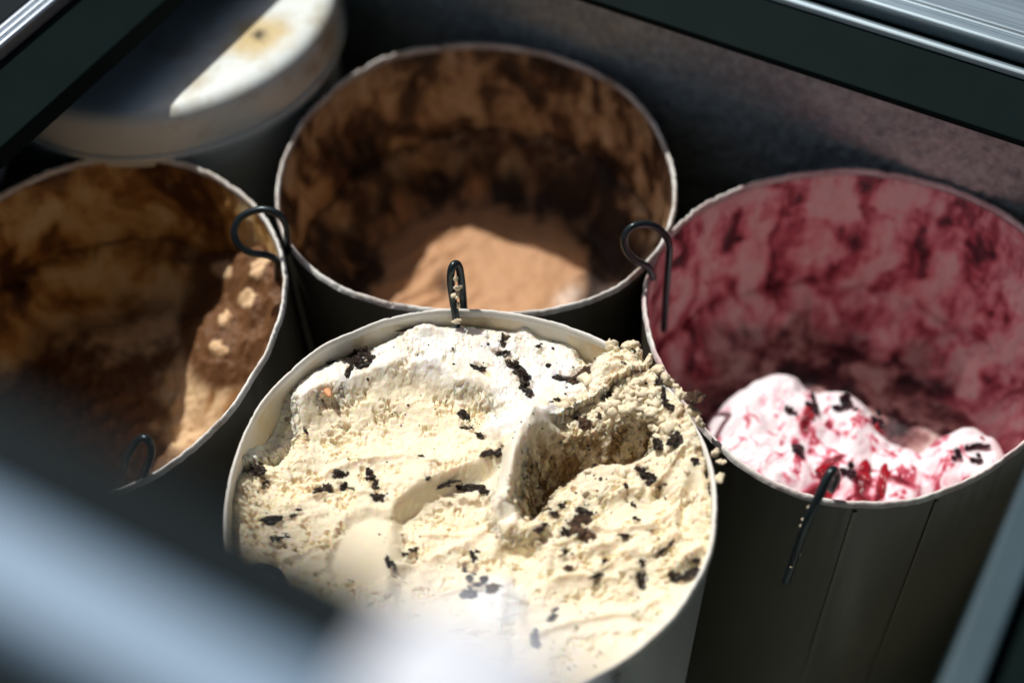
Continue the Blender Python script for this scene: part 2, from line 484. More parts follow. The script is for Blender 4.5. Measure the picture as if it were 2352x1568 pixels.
def make_tub(key, label, m_out, m_rim, m_in, seed, residue=0.0015):
    s = SH[key]
    t = empty('ice_cream_tub', (s.c[0], s.c[1], s.z))
    tag(t, label, 'tub', 'round cardboard ice cream tubs')
    nth = 480
    th = np.linspace(0, 2 * np.pi, nth, endpoint=False)
    cx, cy = np.cos(th), np.sin(th)
    wob = 0.0009 * fbm(cx * 4 + seed, cy * 4, seed, 3) + (0.0001 if key == 'cookie' else 0.0004) * fbm(cx * 22 + seed, cy * 22, seed + 3, 3)
    zr = 0.0012 * fbm(cx * 3 - seed, cy * 3, seed + 5, 2) + (0.0002 if key == 'cookie' else 0.0006) * fbm(cx * 30, cy * 30 + seed, seed + 6, 3, 0.7)
    def R(z):
        return s.r(th, max(0.15, 1 - (-z) / 0.22)) + wob * max(0, 1 + z / 0.1) + z * 0.012
    zs = [-0.003, -0.012, -0.03, -0.06, -0.10, -0.15, -0.21, -DEPTH]
    ring_mesh('side_wall', [(R(z), z + zr * max(0, 1 + z / 0.02)) for z in zs][::-1], nth, m_out, t)
    # raw paper edge, a little frayed
    fr_ = 0.25 if key == 'cookie' else 1.0
    fray = fr_ * 0.0008 * fbm(cx * 90, cy * 90 + seed, seed + 8, 3, 0.7) - fr_ * 0.0016 * ss(0.28, 0.5, fbm(cx * 34, cy * 34 + seed, seed + 9, 3))
    o, i = R(0), R(0) - WALL
    k = 0.0004
    ring_mesh('rim', [(o + 0.0003 + k, zr - 0.0028), (o + 0.0004 + fray, zr - 0.0010), (o - 0.0002 + fray, zr + 0.0006 + fray), (o - WALL / 2, zr + 0.0009 + fray), (i + 0.0002, zr + 0.0005 + fray * 0.5), (i - 0.0004, zr - 0.0012), (i - 0.0002, zr - 0.0040)], nth, m_rim, t)
    # lining with its layer of ice cream
    nz = 110; zz = np.linspace(-0.0035, -DEPTH + 0.01, nz) if key != 'cookie' else np.linspace(-0.0035, -0.09, nz)
    TH, ZZ = np.meshgrid(th, zz)
    arc = 0.118
    q = fbm(np.cos(TH) * 5.5 + ZZ * 8, np.sin(TH) * 5.5 + ZZ * 22, seed + 11, 5, 0.55)
    q2 = fbm(np.cos(TH) * 16 + ZZ * 20, np.sin(TH) * 16 + ZZ * 60, seed + 17, 4, 0.6)
    thick = residue * np.clip(0.4 + 1.6 * q + 0.8 * q2, 0, 3) * ss(-0.003, -0.02, ZZ)
    thick = thick + 0.0007 * (ZZ > -0.026 - 0.003 * np.sin(TH * 2 + seed)) * (key != 'cookie')
    rows = [(R(zz[k_]) - WALL - thick[k_], zz[k_] + zr * max(0, 1 + zz[k_] / 0.02)) for k_ in range(nz)]
    ring_mesh('lining', rows, nth, m_in, t)
    bm = bmesh.new(); bmesh.ops.create_circle(bm, cap_ends=True, radius=0.112, segments=64)
    for v in bm.verts: v.co.z = -DEPTH + 0.006
    bm_obj('base', bm, m_out, t)
    return t, th, R

OUT = mat_card('brown_coated_card', (0.076, 0.066, 0.045), (0.14, 0.115, 0.07))
OUT2 = mat_card('grey_coated_card', (0.33, 0.34, 0.34), (0.45, 0.42, 0.36))
RES = {
 'cookie': ((0.74, 0.72, 0.66), (0.74, 0.68, 0.54), (0.72, 0.60, 0.40), (0.55, 0.40, 0.22), 26, 0.06),
 'choc': ((0.66, 0.50, 0.32), (0.48, 0.31, 0.165), (0.12, 0.058, 0.030), (0.022, 0.012, 0.009), 24, 0.005, 0.8, 0.35, 0.16),
 'berry': ((0.87, 0.62, 0.60), (0.80, 0.34, 0.38), (0.52, 0.10, 0.14), (0.09, 0.010, 0.024), 36, 0.024, 0.55, -0.3, 0.24),
 'coffee': ((0.74, 0.58, 0.34), (0.62, 0.40, 0.16), (0.34, 0.16, 0.044), (0.09, 0.034, 0.010), 22, 0.015, 0.8, 0.4),
}
names_ = {'cookie': 'cream_film_on_paper', 'choc': 'chocolate_film_on_paper', 'berry': 'berry_film_on_paper', 'coffee': 'coffee_film_on_paper'}
R_in = {k: mat_residue(names_[k], *v) for k, v in RES.items()}
RM = {'cookie': mat_rim('rim_paper_clean', (0.6, 0.45, 0.25), 0.25), 'choc': mat_rim('rim_paper_chocolate', (0.25, 0.12, 0.06), 0.7),
      'berry': mat_rim('rim_paper_berry', (0.45, 0.12, 0.16), 0.6), 'coffee': mat_rim('rim_paper_coffee', (0.35, 0.19, 0.09), 0.55)}
tubs = {}
tubs['cookie'] = make_tub('cookie', 'pale cardboard tub filled to the brim with cream cookie ice cream', OUT2, RM['cookie'], R_in['cookie'], 3, 0.0008)
tubs['choc'] = make_tub('choc', 'half empty tub smeared brown inside with a sunlit patch of chocolate ice cream', OUT, RM['choc'], R_in['choc'], 14, 0.0022)
tubs['berry'] = make_tub('berry', 'tub with pink berry smears inside, below the frosted wall', OUT, RM['berry'], R_in['berry'], 25, 0.0022)
tubs['coffee'] = make_tub('coffee', 'tub with amber coffee smears inside, in front of the white lidded bucket', OUT, RM['coffee'], R_in['coffee'], 36, 0.0022)
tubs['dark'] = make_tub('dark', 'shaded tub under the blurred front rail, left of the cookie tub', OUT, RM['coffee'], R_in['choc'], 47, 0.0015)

SEAM = mat_card('seam_edge_card', (0.105, 0.092, 0.062), (0.15, 0.125, 0.08))
# overlapping paper seam down the berry tub
def seam(key, ang, w=0.011):
    s = SH[key]; t, th, R = tubs[key]
    vs, fs = [], []
    zs = np.linspace(-0.006, -DEPTH + 0.01, 14)
    for z in zs:
        rr = np.interp([ang - w / 0.24, ang + w / 0.24], th, R(z))
        for a, r in zip((ang - w / 0.24, ang + w / 0.24), rr):
            vs.append(((r + 0.0009) * math.cos(a), (r + 0.0009) * math.sin(a), z))
    for k in range(len(zs) - 1): fs.append((2 * k, 2 * k + 1, 2 * k + 3, 2 * k + 2))
    o = mesh_obj('paper_seam', vs, fs, SEAM, t, False)
    so = o.modifiers.new('thickness', 'SOLIDIFY'); so.thickness = 0.0006; so.offset = 1
seam('berry', math.radians(259), 0.0022); seam('berry', math.radians(279), 0.0016); seam('cookie', math.radians(305), 0.004)

# ------------------------------------------------------------------ ice cream surfaces
def make_surface(name, key, zref, hfun, mat, res=300, rscale=0.998, skirt=0.05):
    """a disc of ice cream filling the tub; hfun(px, py, X, Y, rr) gives heights in metres above zref and point attributes"""
    s = SH[key]
    g = np.linspace(-1, 1, res)
    A, B = np.meshgrid(g, g)
    # square to disc (concentric)
    a2 = np.abs(A) > np.abs(B)
    rad = np.where(a2, A, B)
    with np.errstate(divide='ignore', invalid='ignore'):
        ph = np.where(a2, np.pi / 4 * np.nan_to_num(B / np.where(A == 0, 1, A)), np.pi / 2 - np.pi / 4 * np.nan_to_num(A / np.where(B == 0, 1, B)))
    x, y = rad * np.cos(ph), rad * np.sin(ph)
    rr = np.hypot(x, y); th = np.arctan2(y, x)
    dpt = s.z - zref
    Rm = (s.r(np.mod(th, 2 * np.pi), max(0.15, 1 - dpt / 0.22)) - WALL - dpt * 0.012) * rscale
    X, Y = s.c[0] + rr * np.cos(th) * Rm, s.c[1] + rr * np.sin(th) * Rm
    px, py = proj(X, Y, zref)
    h, attrs = hfun(px, py, X, Y, rr)
    ox, oy = s.c; oz = zref
    inner = ss(1.0, 0.96, rr)
    if 'dx' in attrs: X = X + attrs.pop('dx') * inner; Y = Y + attrs.pop('dy') * inner
    V = np.stack([X - ox, Y - oy, h], -1).reshape(-1, 3)
    idx = np.arange(res * res).reshape(res, res)
    f = np.stack([idx[:-1, :-1], idx[:-1, 1:], idx[1:, 1:], idx[1:, :-1]], -1).reshape(-1, 4)
    # skirt
    edge = np.concatenate([idx[0, :], idx[1:, -1], idx[-1, -2::-1], idx[-2:0:-1, 0]])
    low = V[edge].copy(); low[:, 2] = np.minimum(low[:, 2], 0) - skirt; low[:, :2] *= (0.985 if skirt < 0.1 else 0.92)
    n0 = len(V); V = np.concatenate([V, low]); ne = len(edge); e2 = np.arange(ne) + n0
    fs = np.stack([edge, e2, np.roll(e2, -1), np.roll(edge, -1)], -1)
    # orientation: make top faces look up
    v = V[f[len(f) // 2]]
    if np.cross(v[1] - v[0], v[2] - v[0])[2] < 0: f = f[:, ::-1]; fs = fs[:, ::-1]
    f = np.concatenate([f, fs])
    at = {k: np.concatenate([a.ravel(), a.ravel()[edge]]) for k, a in attrs.items()}
    o = mesh_obj(name, V, f, mat, None, True, at)
    o.location = (ox, oy, oz)
    def height(wx, wy):
        d = (X - wx) ** 2 + (Y - wy) ** 2
        return zref + h.ravel()[np.argmin(d)]
    return o, height

big = [ # x, y, length, width, angle on the page
 (797, 808, 46, 34, 60, 0), (845, 812, 34, 26, 20, 0), (838, 842, 34, 40, 0, 0), (803, 862, 16, 50, 12, 0), (822, 830, 30, 22, 40, 0), (735, 832, 46, 9, -10, 0), (762, 826, 26, 12, -30, 0),
 (905, 762, 30, 12, 30, 0), (950, 752, 60, 6, -28, 0), (1158, 790, 14, 34, 5, 0), (1140, 815, 44, 14, 12, 0), (1172, 838, 40, 22, 45, 0), (1196, 866, 46, 26, 55, 0), (1212, 898, 30, 34, 20, 0),
 (1098, 848, 26, 14, 15, 0), (1165, 778, 16, 14, 0, 1), (1120, 790, 10, 8, 0, 1), (1330, 862, 48, 26, -15, 1), (1308, 876, 50, 14, 10, 0), (1352, 852, 30, 24, 0, 1), (1284, 866, 18, 16, 0, 0),
 (1068, 962, 30, 18, 35, 0), (1082, 974, 22, 12, 20, 0), (1106, 998, 30, 10, 12, 0), (966, 1042, 17, 9, -10, 0), (704, 994, 9, 20, -10, 0),
 (855, 1095, 24, 30, 15, 0), (866, 1118, 22, 34, 25, 0), (880, 1138, 26, 18, 30, 0), (735, 1128, 38, 40, 20, 0), (778, 1098, 22, 18, 20, 0), (800, 1112, 28, 20, 0, 0), (793, 1090, 14, 14, 0, 0),
 (606, 1094, 30, 26, -30, 0), (600, 1112, 22, 28, 0, 0), (545, 1082, 20, 18, 0, 1), (637, 1198, 40, 16, -15, 0), (668, 1182, 26, 10, -20, 0), (640, 1240, 44, 18, -5, 0), (690, 1172, 18, 8, 0, 0),
 (1025, 1128, 44, 12, 8, 0), (1060, 1122, 30, 16, 0, 0), (1092, 1128, 44, 16, 6, 0), (1118, 1130, 26, 20, 0, 0), (985, 1128, 12, 12, 0, 0), (1130, 1045, 34, 14, -40, 0), (1150, 1032, 20, 20, 0, 0),
 (1325, 1200, 44, 36, 20, 1), (1345, 1188, 34, 26, 10, 0), (1270, 1178, 32, 14, 12, 0), (1335, 1232, 30, 26, -20, 1), (1305, 1225, 22, 26, 0, 0), (1245, 1226, 20, 16, 10, 0), (1290, 1160, 20, 14, 0, 0),
 (1395, 912, 26, 20, 0, 0), (1380, 978, 20, 18, 0, 1), (1342, 972, 22, 22, 0, 1), (1300, 1010, 26, 16, -20, 0), (1270, 1020, 22, 16, 0, 0), (1322, 994, 18, 12, 0, 0), (1525, 905, 20, 32, -20, 0), (1540, 930, 26, 20, 30, 0), (1510, 872, 14, 28, 0, 0),
 (1594, 922, 26, 30, 0, 1), (1560, 985, 26, 34, 0, 0), (1512, 1012, 24, 40, 10, 0), (1552, 1022, 14, 18, 0, 0), (1488, 1092, 26, 30, 0, 0), (1505, 1112, 34, 26, 30, 0), (1468, 1080, 20, 14, 0, 0), (1362, 1068, 14, 14, 0, 0),
 (1470, 1322, 26, 40, -10, 0), (1478, 1300, 16, 20, 0, 0), (1592, 1312, 30, 24, -20, 0), (1565, 1328, 34, 20, 0, 0), (1604, 1290, 18, 24, 0, 0), (1375, 1320, 26, 10, -25, 0), (1385, 1290, 22, 10, -35, 0), (1298, 1274, 18, 12, 0, 0), (1310, 1300, 22, 12, 0, 1),
 (1092, 1282, 14, 26, -10, 0), (1075, 1305, 26, 14, 10, 0), (1098, 1338, 30, 40, 10, 0), (1082, 1320, 22, 16, 0, 0), (1130, 1348, 22, 16, 0, 1), (900, 1298, 16, 26, -20, 0), (950, 1262, 18, 12, -20, 0), (932, 1268, 20, 10, -10, 0),
 (1270, 1408, 22, 12, -30, 0), (1228, 1462, 18, 26, 0, 0), (1240, 1482, 14, 14, 0, 0), (1465, 1190, 20, 10, 10, 0), (1530, 1262, 34, 8, -40, 0), (1440, 1232, 30, 10, -20, 0), (1620, 1092, 18, 22, 0, 0), (1632, 1120, 18, 24, 0, 0), (1600, 1060, 18, 18, 0, 0), (1455, 1160, 12, 12, 0, 0), (1380, 1100, 10, 10, 0, 1), (1440, 1135, 12, 16, 0, 0),
 (1240, 792, 12, 9, 0, 0), (1270, 800, 10, 8, 0, 0), (1262, 842, 12, 12, 0, 0), (1040, 800, 9, 7, 0, 0), (960, 812, 8, 8, 0, 0), (845, 870, 9, 9, 0, 0), (738, 905, 9, 9, 0, 0), (1330, 770, 20, 7, 15, 0), (1390, 790, 26, 10, 20, 0), (1455, 815, 14, 10, 0, 0), (1435, 838, 12, 10, 0, 0), (880, 760, 9, 6, 0, 0), (1015, 752, 10, 8, 0, 0)]

L1 = [(640, 1000), (690, 955), (740, 918), (800, 898), (850, 878), (910, 872), (960, 862), (1005, 876), (1050, 898), (1095, 900), (1128, 930), (1112, 985), (1140, 1012), (1200, 1000), (1260, 975)]
L2 = [(880, 1155), (905, 1140), (960, 1106), (1030, 1072), (1100, 1052), (1165, 1030)]
CURL = [(1290, 968), (1230, 992), (1193, 1030), (1172, 1075), (1158, 1120), (1150, 1160), (1162, 1186)]
CAVE = [(1222, 1020), (1262, 996), (1320, 992), (1390, 986), (1450, 972), (1500, 976), (1506, 1020), (1470, 1052), (1400, 1058), (1345, 1072), (1312, 1098), (1280, 1112), (1262, 1148), (1236, 1180), (1200, 1196), (1192, 1150), (1200, 1090)]
PATCH = [(800, 1180), (850, 1160), (900, 1158), (930, 1200), (960, 1260), (930, 1320), (850, 1350), (760, 1330), (745, 1290), (765, 1230)]

def cookie_height(px, py, X, Y, rr):
    wx = 14 * fbm(px / 70, py / 70, 1, 3); wy = 14 * fbm(px / 70 + 9, py / 70, 2, 3)
    jx = px + wx; jy = py + wy
    h = np.full(px.shape, -2.0) + 3.0 * fbm(px / 190, py / 190, 6, 3)
    # melted shelf along the back
    d, side, pos = polyline(jx, jy, L1)
    sd = -d * side * 1.0
    sd = np.where(py < 700, d, sd)
    shelf = ss(-9, 9, sd) * ss(1640, 1380, px)
    wid = 13 + 20 * (0.5 + fbm(px / 50, py / 50, 7, 2))
    shelf = ss(-wid, wid, sd) * ss(1640, 1380, px)
    h += 7.0 * shelf + 2.5 * (0.6 + 1.2 * fbm(px / 45, py / 45, 9, 2)) * np.exp(-((sd - 16) / 16) ** 2) * ss(640, 760, px)
    # bowl under the shelf rising to the scarp
    bowl = bump(px, py, 930, 950, 210, 70, -8)
    h -= 4.5 * bowl * (1 - shelf)
    d2, s2, p2 = polyline(px + 0.35 * wx, py + 0.35 * wy, L2)
    below = d2 * s2
    win = ss(885, 925, px) * ss(1185, 1150, px)
    drop = ss(0, 34, below) * ss(330, 120, below)
    h += win * (3.2 * np.exp(-(np.minimum(below, 0) / 45) ** 2) * (below <= 0) + (3.2 - 11.5 * drop) * (below > 0))
    # lower left rough slope
    h += 3.0 * ss(120, -60, py - 1000 - 0.2 * (px - 600)) * ss(820, 600, px)
    # smooth paddle mark
    ip = inside(px + 0.3 * wx, py + 0.3 * wy, PATCH)
    patch = ss(-6, 18 + 50 * ss(840, 940, px), ip)
    h = h * (1 - 0.6 * patch) + 0.6 * patch * (-4.5 + 0.012 * (py - 1250)) - 0.8 * patch
    # curl and cave
    d3, s3, p3 = polyline(px + 0.25 * wx, py + 0.25 * wy, CURL)
    sl = d3 * s3                                                   # travel is downwards: negative = right of the curl
    right = sl < 0
    amp = 17.0 * ss(-0.02, 0.25, p3) * ss(1.06, 0.86, p3)
    rid = np.where(right, np.exp(-(d3 / 27) ** 3), np.exp(-(d3 / 27) ** 2))
    ic = inside(px + 0.6 * wx, py + 0.6 * wy, CAVE)
    cave = ss(-9, 38, ic)
    ramp = 0.25 + 0.75 * ss(420, 110, (px - 1195) * 0.72 + (py - 985) * 1.15)
    h -= 31.0 * cave * (0.35 + 0.65 * ramp) * (1 - rid)
    h += amp * rid
    # crumbly mound at the right
    mound = 15 * bump(px, py, 1470, 872, 150, 98, 22, 2.6) + 12 * bump(px, py, 1585, 985, 70, 90, 0) + 9 * bump(px, py, 1600, 1110, 55, 120, 0)
    cl = ss(6, -8, ic)
    h += mound * (0.25 + 0.75 * cl) * ss(1330, 1400, px + 0.4 * (py - 880))
    # fold with a hollow under it
    fold, fs_, fp = polyline(px + 0.2 * wx, py + 0.2 * wy, [(1135, 1178), (1160, 1208), (1195, 1222), (1240, 1212)])
    h += 6.5 * np.exp(-(fold / 14) ** 2)
    h -= 12 * bump(px, py, 1192, 1252, 48, 30, 10, 4)
    # broad scoop strokes with a raised lip on one side
    for pts, w0, dp, lip in ((((690, 1030), (800, 985), (930, 975), (1060, 1010)), 62, 4.0, 2.0), (((600, 1130), (700, 1090), (800, 1075), (890, 1090)), 44, 3.0, 1.6), (((900, 1170), (1000, 1165), (1110, 1168)), 34, 2.2, 1.2),
                             (((960, 1320), (1060, 1290), (1150, 1300), (1250, 1340)), 50, 3.0, 1.8), (((620, 1260), (700, 1215), (770, 1200)), 40, 2.5, 1.5), (((1180, 1420), (1300, 1370), (1420, 1350), (1540, 1370)), 55, 3.2, 2.0), (((1330, 1150), (1400, 1170), (1480, 1165), (1550, 1130)), 40, 3.0, 2.0), (((1260, 1290), (1340, 1280), (1430, 1290)), 34, 2.5, 1.8)):
        e, es, ep = polyline(px + 0.5 * wx, py + 0.5 * wy, pts)
        en = ss(0, 0.12, ep) * ss(1, 0.88, ep)
        h += en * (-dp * np.clip(1 - (e / w0) ** 2, 0, 1) + lip * np.exp(-((e - w0) / 7) ** 2) * (es > 0))
    # small ridge at the lower middle, folds at the right
    rd, _, rp = polyline(px + 0.4 * wx, py + 0.4 * wy, [(905, 1292), (960, 1262), (1010, 1248), (1060, 1226), (1105, 1200)])
    h += 4.5 * np.exp(-(rd / 11) ** 2) * (0.5 + 0.5 * perlin(px / 30, py / 30, 33))
    for x0, y0, x1, y1, a in ((1330, 1262, 1420, 1238, 3), (1380, 1300, 1460, 1262, 2.5), (1480, 1270, 1560, 1230, 3), (1540, 1300, 1610, 1260, 5), (1290, 1235, 1360, 1205, 3), (1380, 1140, 1470, 1120, 3), (1500, 1120, 1560, 1060, 4), (1450, 1400, 1530, 1370, 2)):
        e, _, _ = polyline(jx, jy, [(x0, y0), (x1, y1)]); h += a * np.exp(-(e / 10) ** 2)
    # dents and lumps by the wall
    h -= 20 * bump(px, py, 632, 985, 66, 40, -62, 4)
    h += 5 * bump(px, py, 712, 935, 36, 22, -40)
    h -= 9 * bump(px, py, 1355, 812, 34, 30, 30, 4)
    h -= 7 * bump(px, py, 1580, 1160, 18, 55, 12, 3)
    h += 6 * bump(px, py, 548, 1120, 24, 70, 8, 3)
    h += 7 * bump(px, py, 1210, 752, 22, 20) + 6 * bump(px, py, 960, 765, 60, 18)
    h -= 6 * bump(px, py, 860, 790, 70, 18, -30)
    h -= 8 * bump(px, py, 1125, 952, 22, 36, -15, 3)
    h += 2.0 * ss(1300, 1560, py)
    # ---- fine texture
    smooth = np.clip(patch + win * ss(-3, 4, below) * ss(60, 40, below) * 0.85 + rid * (amp > 2) * 0.9, 0, 1)
    melted = np.clip(shelf * ss(1420, 1300, px) * (0.75 + 0.9 * fbm(px / 60, py / 60, 8, 3)), 0, 1)
    melted = np.maximum(melted, ss(80, 40, np.hypot((px - 1140) / 1.1, py - 1375)) * 0.9)
    crumb = np.clip(ss(1290, 1400, px + 0.5 * (1000 - py) * 0.2 + wx * 2) * ss(1320, 1080, py + 2 * wy) + cave * 0.7, 0, 1) * (1 - smooth)
    rough = np.clip(1 - smooth * 0.97 - melted * 0.8 - crumb * 0.5, 0, 1) * (1 - 0.55 * ss(1270, 1400, py))
    crumb = crumb * (1 - 0.6 * ss(1050, 1150, py))
    def drag(deg, seed):
        c0, s0 = math.cos(math.radians(deg)), math.sin(math.radians(deg))
        return fbm((px * c0 + py * s0) / 26 + 0.03 * wx, (-px * s0 + py * c0) / 10 + 0.05 * wy, seed, 3, 0.55)
    wl, wr = ss(860, 700, px + 0.3 * (py - 1000)), ss(1120, 1300, px)
    t1 = wl * drag(38, 40) + wr * drag(-24, 41) + (1 - wl) * (1 - wr) * drag(78, 42)
    tu, tv = px, py
    t2 = fbm(px / 13 + 0.1 * wx, py / 10, 44, 3, 0.55)
    pits = -np.clip(t1 - 0.06, 0, 0.4) * 6.5 - np.clip(t2 - 0.08, 0, 0.4) * 4.5 - np.clip(fbm(px / 30, py / 22, 52, 3) - 0.14, 0, 0.4) * 10
    dens = 0.08 + 1.15 * ss(-0.02, 0.26, fbm(px / 75, py / 60, 47, 4, 0.6)) + 0.45 * ss(740, 600, px + 0.2 * (py - 1100)) 
    dens = dens * (1 - 0.7 * bump(px, py, 960, 1015, 170, 60, -6, 4)) * (1 - 0.6 * bump(px, py, 1020, 1195, 120, 50, 0, 4))
    h += rough * dens * pits
    h += rough * 0.35 * drag(80, 43)
    f1 = fbm(px / 85 + 0.03 * wx, py / 46 + 0.03 * wy, 48, 3, 0.5)
    f2 = fbm(px / 44 + 0.04 * wx, py / 24 + 0.04 * wy, 50, 3, 0.5)
    h += (rough + 0.4 * crumb) * (2.2 * (0.25 - np.abs(f1)) - 5.0 * np.clip(f2, 0, 0.5) * dens + 0.5 * fbm(px / 26, py / 20, 49, 3))
    b1, b2 = worley(px / 30 + 0.02 * wx, py / 22, 60); b3, _ = worley(px / 12, py / 9, 61)
    h += crumb * (0.25 + 0.75 * ss(1080, 980, py)) * (3.4 * (0.55 - b1) + 0.5 * (0.5 - b3) + 2.6 * fbm(px / 20, py / 16, 63, 4, 0.6))
    h += melted * (0.9 * fbm(px / 34, py / 24, 65, 3) + 0.45 * fbm(px / 12, py / 9, 66, 3))
    # meets the wall a little lower, raggedly
    gap = ss(0.93, 1.0, rr + 0.02 * fbm(px / 40, py / 40, 70, 3)) * ss(1250, 900, py) * ss(1480, 1380, px)
    h -= 6.5 * gap
    cocoa_shade = ss(-0.1, 0.25, fbm(px / 26, py / 22, 75, 4) + 0.12) * ss(-14, 8, ic) * (1 - rid) * ss(460, 250, (px - 1195) * 0.72 + (py - 985) * 1.15) * 0.9  # cookie dust, with the shade of the hollow painted into the same brown
    speck = ss(0.26, 0.42, fbm(px / 11, py / 9, 77, 3)) * np.maximum(crumb, 0.35 * rough) * ss(-0.1, 0.25, fbm(px / 70, py / 60, 79, 3)) * 0.75
    cocoa_shade = np.maximum(cocoa_shade, speck)
    sm = 0.5 + 0.9 * fbm(px / 12, py / 10, 78, 3)
    for (x, y, a, b, an, br) in big:
        if max(a, b) > 15:
            k0 = (np.abs(px - x) < 80) & (np.abs(py - y) < 80)
            cocoa_shade[k0] = np.maximum(cocoa_shade[k0], ss(0.35, 0.8, bump(px[k0], py[k0], x, y, a * 0.62, b * 0.62, an) * (0.4 + sm[k0])) * 0.7)
            h[k0] -= 1.2 * bump(px[k0], py[k0], x, y + 0.3 * b, a * 0.7, b * 0.7, an)
    # push steep parts out sideways too, so that cliffs are lumpy instead of combed
    hm = h
    hs = hm
    for _ in range(14): hs = 0.2 * (hs + np.roll(hs, 1, 0) + np.roll(hs, -1, 0) + np.roll(hs, 1, 1) + np.roll(hs, -1, 1))
    gy, gx = np.gradient(hs)
    q1 = fbm((px + 2.1 * hm) / 15, (py + 4.3 * hm) / 15, 80, 4, 0.6)
    q2 = fbm((px - 3.0 * hm) / 15 + 40, (py + 4.3 * hm) / 15, 81, 4, 0.6)
    steep = np.clip(np.hypot(gx, gy) * 2.2 - 0.75, 0, 1) * (1 - smooth) 
    attrs_dx = steep * q1 * 0.0035; attrs_dy = steep * q2 * 0.0035
    h = h + steep * 2.2 * fbm((px + 3 * hm) / 11, (py - 2 * hm) / 11, 82, 3, 0.6)
    wet = np.clip(melted + 0.5 * rid * (amp > 2) + 0.25 * ss(1290, 1450, py) , 0, 1)
    return h * 0.001, {'wet': wet, 'cocoa_shade': cocoa_shade, 'dx': attrs_dx, 'dy': attrs_dy}

cream_dry = mat_cream('vanilla_crumb', (0.89, 0.77, 0.55), (0.88, 0.85, 0.79), 0.0)
cream = mat_cream('vanilla_ice_cream', (0.89, 0.785, 0.575), (0.87, 0.855, 0.81), 0.5, (1.0, 0.45, 0.11), 0.0035, 600)
ice_cookie, H_cookie = make_surface('ice_cream', 'cookie', 0.001, cookie_height, cream.m, 660, 0.997)
tag(ice_cookie, 'cream coloured ice cream with dark cookie chunks, scooped and glistening in the sun', 'ice cream', 'ice cream in the tubs')

# ---- chocolate
def choc_height(px, py, X, Y, rr):
    h = -4 + 5 * fbm(px / 160, py / 160, 101, 3)
    h += 42 * ss(0.70, 1.04, rr + 0.10 * fbm(X * 30, Y * 30, 102, 3)) ** 1.5
    w = 20 * fbm(px / 90, py / 90, 103, 3)
    ang = math.radians(-32)
    t = (-px * math.sin(ang) + py * math.cos(ang)) + w
    h += 2.4 * np.sin(t / 6.2 + 2.5 * fbm(px / 70, py / 70, 104, 2)) * ss(1150, 900, px) * (0.6 + 0.5 * fbm(px / 50, py / 50, 105, 2))
    h += 2.2 * fbm(px / 40, py / 26, 106, 4, 0.6) + 8 * bump(px, py, 1290, 560, 90, 40, 25) - 6 * bump(px, py, 1020, 640, 26, 26) - 7 * bump(px, py, 1370, 660, 50, 30)
    wet = ss(0.0, 1.0, bump(px, py, 1310, 670, 45, 24, -35)) * 0.9
    film_shade = ss(-0.25, 0.30, fbm(px / 90, py / 70, 110, 5, 0.6) + 2.0 * (rr - 0.56) - 0.7 * bump(px, py, 1050, 560, 230, 150))  # shade around the sunlit patch painted near-black, mixed with residue mottling
    return h * 0.001, {'wet': wet, 'cocoa_shade': np.maximum(film_shade, 0.8 * bump(px, py, 1020, 640, 20, 26) + 0.8 * bump(px, py, 1370, 662, 45, 26)) * 0.97, 'ring': ss(0.84, 0.98, rr + 0.10 * fbm(X * 30, Y * 30, 111, 3))}
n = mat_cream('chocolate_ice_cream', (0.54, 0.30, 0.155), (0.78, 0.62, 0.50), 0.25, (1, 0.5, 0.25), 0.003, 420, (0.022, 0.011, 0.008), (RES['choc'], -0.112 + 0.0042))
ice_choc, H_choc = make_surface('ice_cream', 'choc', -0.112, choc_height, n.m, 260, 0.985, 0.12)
tag(ice_choc, 'rippled brown chocolate ice cream low in the tub at the back', 'ice cream', 'ice cream in the tubs')

